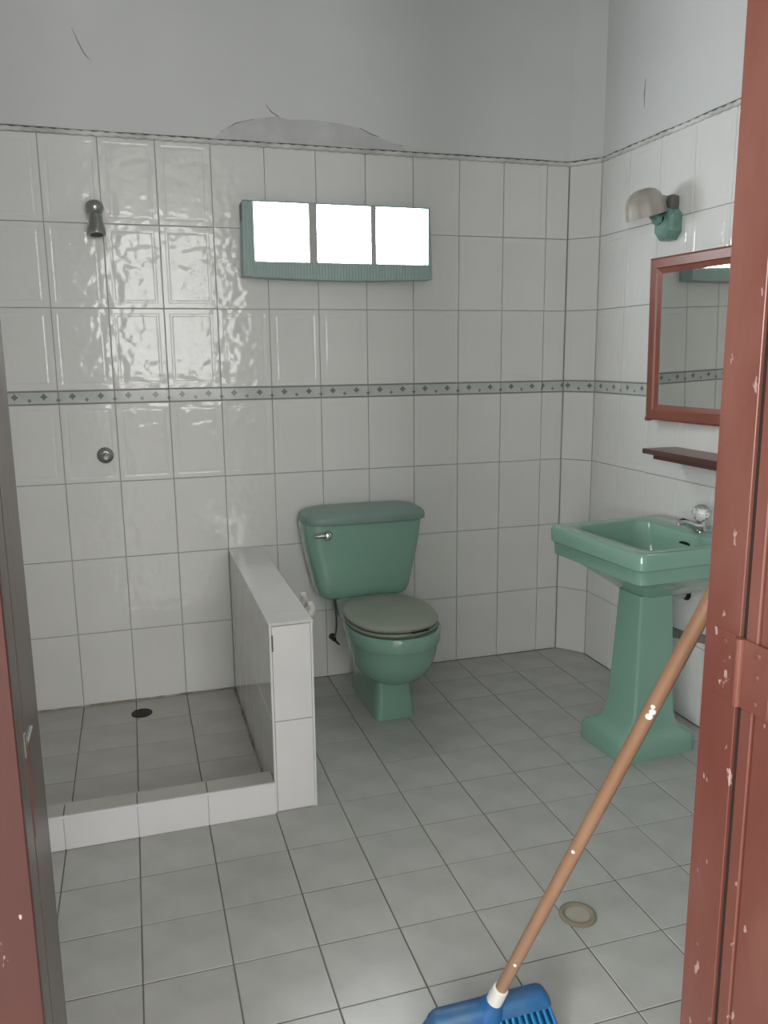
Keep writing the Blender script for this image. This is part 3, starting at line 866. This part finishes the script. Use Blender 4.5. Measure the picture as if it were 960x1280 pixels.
# local: -y is the glass normal, x along the wall towards the door, z up
zax = (Vector((0, 0, 1)) - nrm * nrm.z).normalized()
yax = -nrm; xax = yax.cross(zax)
mr.matrix_world = Matrix(((xax.x, yax.x, zax.x, 1.9585), (xax.y, yax.y, zax.y, -0.755), (xax.z, yax.z, zax.z, 1.40), (0, 0, 0, 1)))
mw0, mw1, mz0, mz1 = -0.185, 0.285, -0.282, 0.309
fw = 0.058
def frame_rail(name, pts, parent):
    """mitred rail: list of outer/inner corner pairs on the front; built with a stepped section"""
    (oa, ob, ib, ia) = pts
    bm = bmesh.new()
    def P(p, y): return Vector((p[0], y, p[1]))
    def mid(p, q, t): return (p[0] + (q[0] - p[0]) * t, p[1] + (q[1] - p[1]) * t)
    prof = [(0.0, 0.018), (0.0, -0.008), (0.12, -0.012), (0.62, -0.012), (0.70, -0.006), (1.0, -0.001), (1.0, 0.018)]
    ra = [P(mid(oa, ia, t), y) for t, y in prof]
    rb = [P(mid(ob, ib, t), y) for t, y in prof]
    loft(bm, [ra, rb])
    return obj(name, bm, 'mirror_wood', parent)
O = [(mw0, mz0), (mw1, mz0), (mw1, mz1), (mw0, mz1)]
I = [(mw0 + fw, mz0 + fw), (mw1 - fw, mz0 + fw), (mw1 - fw, mz1 - fw), (mw0 + fw, mz1 - fw)]
for k in range(4):
    frame_rail('frame_rail', (O[k], O[(k + 1) % 4], I[(k + 1) % 4], I[k]), mr)
obj('mirror_glass', boxm(mw0 + fw - 0.006, mw1 - fw + 0.006, 0.0, 0.004, mz0 + fw - 0.006, mz1 - fw + 0.006), 'mirror', mr)
obj('backing_board', boxm(mw0 + 0.006, mw1 - 0.006, 0.0045, 0.016, mz0 + 0.006, mz1 - 0.006), 'shelf_wood', mr)
bm = bmesh.new(); box(bm, mw0 - 0.006, mw0 + 0.012, -0.010, 0.016, mz0 - 0.006, mz0 + 0.010, 0.003)
obj('corner_block', bm, 'mirror_wood', mr)

# ------------------------------------------------------------------ shelf below the mirror
sh = empty('wall_shelf', (XR, -0.90, 1.02)); tag(sh, 'dark varnished wooden shelf on the wall between mirror and sink', 'shelf')
obj('shelf_board', boxm(-0.145, -0.001, -0.25, 0.205, -0.016, 0.002, 0.002), 'shelf_wood', sh)
obj('shelf_cleat', boxm(-0.125, -0.001, -0.23, 0.165, -0.034, -0.0165, 0.002), 'shelf_wood', sh)

# ------------------------------------------------------------------ wall lamp
lp = empty('wall_lamp', (XR, -0.610, 1.86)); tag(lp, 'green ceramic wall lamp with a chipped cream glass hood', 'lamp')
bm = bmesh.new()
def oct_ring(x, hy, hz, ch):
    return [Vector((x, yy, zz - 0.034)) for yy, zz in ((-hy, -hz + ch), (-hy + ch, -hz), (hy - ch, -hz), (hy, -hz + ch), (hy, hz - ch), (hy - ch, hz), (-hy + ch, hz), (-hy, hz - ch))]
loft(bm, [oct_ring(-0.001, 0.050, 0.056, 0.026), oct_ring(-0.038, 0.050, 0.056, 0.027), oct_ring(-0.050, 0.043, 0.049, 0.025), oct_ring(-0.056, 0.032, 0.038, 0.02)])
obj('wall_plate', bm, 'lamp_green', lp)
bm = bmesh.new(); lathe(bm, [(0.028, 0.0), (0.028, 0.012), (0.024, 0.018), (0.022, 0.040), (0.026, 0.044), (0.026, 0.052), (0.016, 0.054)], (-0.050, 0.012, -0.014), (-0.80, 0, 0.60), 18)
obj('socket', bm, 'lamp_green', lp, smooth=True)
bm = bmesh.new(); lathe(bm, [(0.010, 0), (0.010, 0.003), (0.006, 0.004)], (-0.0555, -0.010, -0.016), (-1, 0, 0), 10)
obj('screw_hole', bm, 'dark', lp)
obj('top_collar', boxm(-0.042, -0.002, -0.036, 0.036, 0.014, 0.066, 0.012, 2), 'lamp_brown', lp)
# fluted glass hood, thick shell, tilted, open underneath
bm = bmesh.new(); rings = []
nn = 48
prof = [(0.004, 0.056), (0.026, 0.054), (0.045, 0.045), (0.058, 0.029), (0.066, 0.008), (0.070, -0.016), (0.072, -0.032), (0.072, -0.042), (0.068, -0.042), (0.066, -0.030), (0.062, 0.004), (0.053, 0.026), (0.040, 0.040), (0.022, 0.048), (0.004, 0.050)]
for r, h in prof:
    rings.append([Vector((math.cos(2 * PI * k / nn) * r * (1 + 0.02 * math.cos(10 * 2 * PI * k / nn) * min(1, r / 0.05)), math.sin(2 * PI * k / nn) * r * (1 + 0.02 * math.cos(10 * 2 * PI * k / nn) * min(1, r / 0.05)), h)) for k in range(nn)])
loft(bm, rings, True, True)
hd = obj('glass_hood', bm, 'lamp_glass', lp, (-0.118, 0.010, 0.031), smooth=True)
hd.rotation_euler = (0, math.radians(-16), 0)
bm = bmesh.new(); tube(bm, [(-0.012, 0.004, 0.042), (-0.045, 0.006, 0.052), (-0.075, 0.008, 0.058)], [0.018, 0.016, 0.014], 12)
obj('hood_neck', bm, 'lamp_glass', lp, smooth=True)

# ------------------------------------------------------------------ shower fittings
s1 = empty('shower_sprayer', (-0.022, 0.0, 1.885)); tag(s1, 'small tarnished shower head on the tiled shower wall', 'shower head')
bm = bmesh.new(); lathe(bm, [(0.027, 0), (0.027, 0.004), (0.018, 0.008), (0.014, 0.010), (0.014, 0.035)], (0, 0, 0.010), (0, -1, 0), 20)
obj('wall_flange', bm, 'dull_chrome', s1, smooth=True)
bm = bmesh.new(); lathe(bm, [(0.010, -0.028), (0.023, -0.021), (0.031, -0.007), (0.032, 0.004), (0.028, 0.018), (0.017, 0.026), (0.004, 0.028)], (0, -0.045, 0.012), (0, 0, 1), 20)
obj('ball_joint', bm, 'dull_chrome', s1, smooth=True)
bm = bmesh.new(); lathe(bm, [(0.020, 0.0), (0.022, 0.012), (0.025, 0.03), (0.031, 0.058), (0.033, 0.068), (0.032, 0.078), (0.022, 0.080)], (0, -0.048, -0.004), (0.02, -0.16, -1), 22)
obj('spray_head', bm, 'dull_chrome', s1, smooth=True)
bm = bmesh.new(); lathe(bm, [(0.0225, 0.0785), (0.0225, 0.0815), (0.018, 0.082)], (0, -0.048, -0.004), (0.02, -0.16, -1), 22)
obj('spray_face', bm, 'dark_metal', s1, smooth=True)

s2 = empty('shower_valve', (-0.046, 0.0, 0.998)); tag(s2, 'round chrome shower valve stub without its handle', 'valve')
bm = bmesh.new(); lathe(bm, [(0.031, 0), (0.031, 0.003), (0.024, 0.010), (0.015, 0.014)], (-0.003, 0, 0.006), (0, -1, 0), 24)
obj('escutcheon', bm, 'dull_chrome', s2, smooth=True)
bm = bmesh.new(); lathe(bm, [(0.019, 0.010), (0.019, 0.022), (0.012, 0.026)], (0, 0, 0), (0, -1, 0), 6)
obj('hexagon_nut', bm, 'dull_chrome', s2)
bm = bmesh.new(); lathe(bm, [(0.011, 0.024), (0.011, 0.040), (0.007, 0.044)], (0, 0, 0), (0, -1, 0), 16)
obj('spindle', bm, 'chrome', s2, smooth=True)

d1 = empty('shower_drain', (0.020, -0.140, 0.0)); tag(d1, 'dark round drain grate in the shower floor', 'drain')
bm = bmesh.new(); lathe(bm, [(0.040, 0.0006), (0.040, 0.003), (0.034, 0.004), (0.031, 0.002)], n=28)
obj('drain_ring', bm, 'dark_metal', d1, smooth=True)
bm = bmesh.new(); lathe(bm, [(0.033, 0.0006), (0.033, 0.0025), (0.005, 0.0028)], n=28)
gr = obj('drain_grate', bm, 'dark_metal', d1, smooth=True)
for k in range(5):
    x = -0.02 + 0.01 * k
    hl = math.sqrt(0.027 ** 2 - x * x)
    obj('slot', boxm(x - 0.002, x + 0.002, -hl, hl, 0.0024, 0.0031), 'dark', gr)

d2 = empty('floor_drain', (1.034, -1.704, 0.0)); tag(d2, 'beige plastic ring drain set in the open floor near the broom', 'drain')
bm = bmesh.new(); lathe(bm, [(0.046, 0.0005), (0.046, 0.0035), (0.041, 0.0065), (0.034, 0.0055), (0.030, 0.002), (0.030, 0.0005)], n=36)
obj('drain_ring', bm, 'drain_ring', d2, smooth=True)
bm = bmesh.new(); lathe(bm, [(0.030, 0.0005), (0.030, 0.0016), (0.004, 0.0020)], n=32)
obj('drain_plug', bm, 'drain_plug', d2, smooth=True)

# ------------------------------------------------------------------ paper holder on the half wall
ph = empty('paper_holder', (HX_1, -0.765, 0.545)); tag(ph, 'white ceramic toilet paper holder on the side of the half wall', 'holder')
obj('back_plate', boxm(0.0005, 0.012, -0.085, 0.085, -0.055, 0.035, 0.005, 2), 'white_ceramic', ph)
for y in (-0.055, 0.055):
    bm = bmesh.new()
    tube(bm, [(0.006, y, -0.01), (0.020, y, 0.004), (0.034, y, 0.016), (0.040, y, 0.032), (0.034, y, 0.046), (0.024, y, 0.046)], [0.018, 0.017, 0.015, 0.013, 0.011, 0.008], 12)
    obj('arm', bm, 'white_ceramic', ph, smooth=True)

# ------------------------------------------------------------------ broom
br = empty('broom', (0.668, -1.985, 0.0)); tag(br, 'blue plastic broom with a wooden handle leaning beside the doorway', 'broom')
b0 = Vector((0.0, -0.008, 0.085))
top = Vector((0.955, -2.3800, 1.28)) - Vector((0.668, -1.985, 0.0))
dirh = (top - b0).normalized()
L = (top - b0).length
bm = bmesh.new(); lathe(bm, [(0.0115, 0.045), (0.0122, 0.10), (0.0125, L * 0.5), (0.0122, L - 0.02), (0.0105, L - 0.006), (0.004, L)], b0, dirh, 18)
obj('handle', bm, 'broom_wood', br, smooth=True)
bm = bmesh.new(); lathe(bm, [(0.016, 0.0), (0.0165, 0.03), (0.0155, 0.058), (0.0130, 0.060)], b0, dirh, 18)
obj('collar', bm, 'white_plastic', br, smooth=True)
for f_, s_ in ((0.588, 0.0062), (0.596, 0.0058), (0.603, 0.0040), (0.345, 0.0036), (0.11, 0.0035)):
    c = b0 + dirh * (L * f_)
    side = dirh.cross(Vector((1, 0, 0))).normalized()
    tow = (Vector((0.0587, -3.2945, 1.3664)) - Vector((0.668, -1.985, 0.0)) - c)
    tow = (tow - dirh * tow.dot(dirh)).normalized()
    bm = bmesh.new(); lathe(bm, [(s_, 0.0118), (s_ * 0.8, 0.0131), (s_ * 0.3, 0.0134)], c, (tow + dirh.cross(tow) * random.uniform(-0.35, 0.35)).normalized(), 9)
    obj('paint_spot', bm, 'white_paint', br)
# head block: flat-topped, flaring slightly downwards
bm = bmesh.new(); rr = []
for z, hx, hy in ((0.062, 0.130, 0.024), (0.066, 0.132, 0.026), (0.080, 0.128, 0.024), (0.090, 0.122, 0.019), (0.094, 0.114, 0.013)):
    rr.append(rrect(-hx, hx, -hy, hy, z, min(0.016, hy * 0.8)))
loft(bm, rr)
obj('head', bm, 'blue', br, smooth=True)
bm = bmesh.new(); lathe(bm, [(0.030, -0.012), (0.026, 0.004), (0.021, 0.012), (0.019, 0.022), (0.017, 0.023)], b0 - dirh * 0.002, dirh, 20)
obj('socket', bm, 'blue', br, smooth=True)
bm = bmesh.new()
for i in range(19):
    for j in range(4):
        x = -0.122 + 0.244 * i / 18; y = -0.022 + 0.044 * j / 3
        fx_ = x * 1.16 + random.uniform(-0.002, 0.002); fy_ = y * 2.5 + random.uniform(-0.003, 0.003)
        tube(bm, [(x, y, 0.066), ((x + fx_) / 2, (y + fy_) / 2, 0.030), (fx_, fy_, 0.001)], [0.0036, 0.0046, 0.0056], 6)
o = obj('bristles', bm, 'bristle', br, smooth=True); o['kind'] = 'stuff'
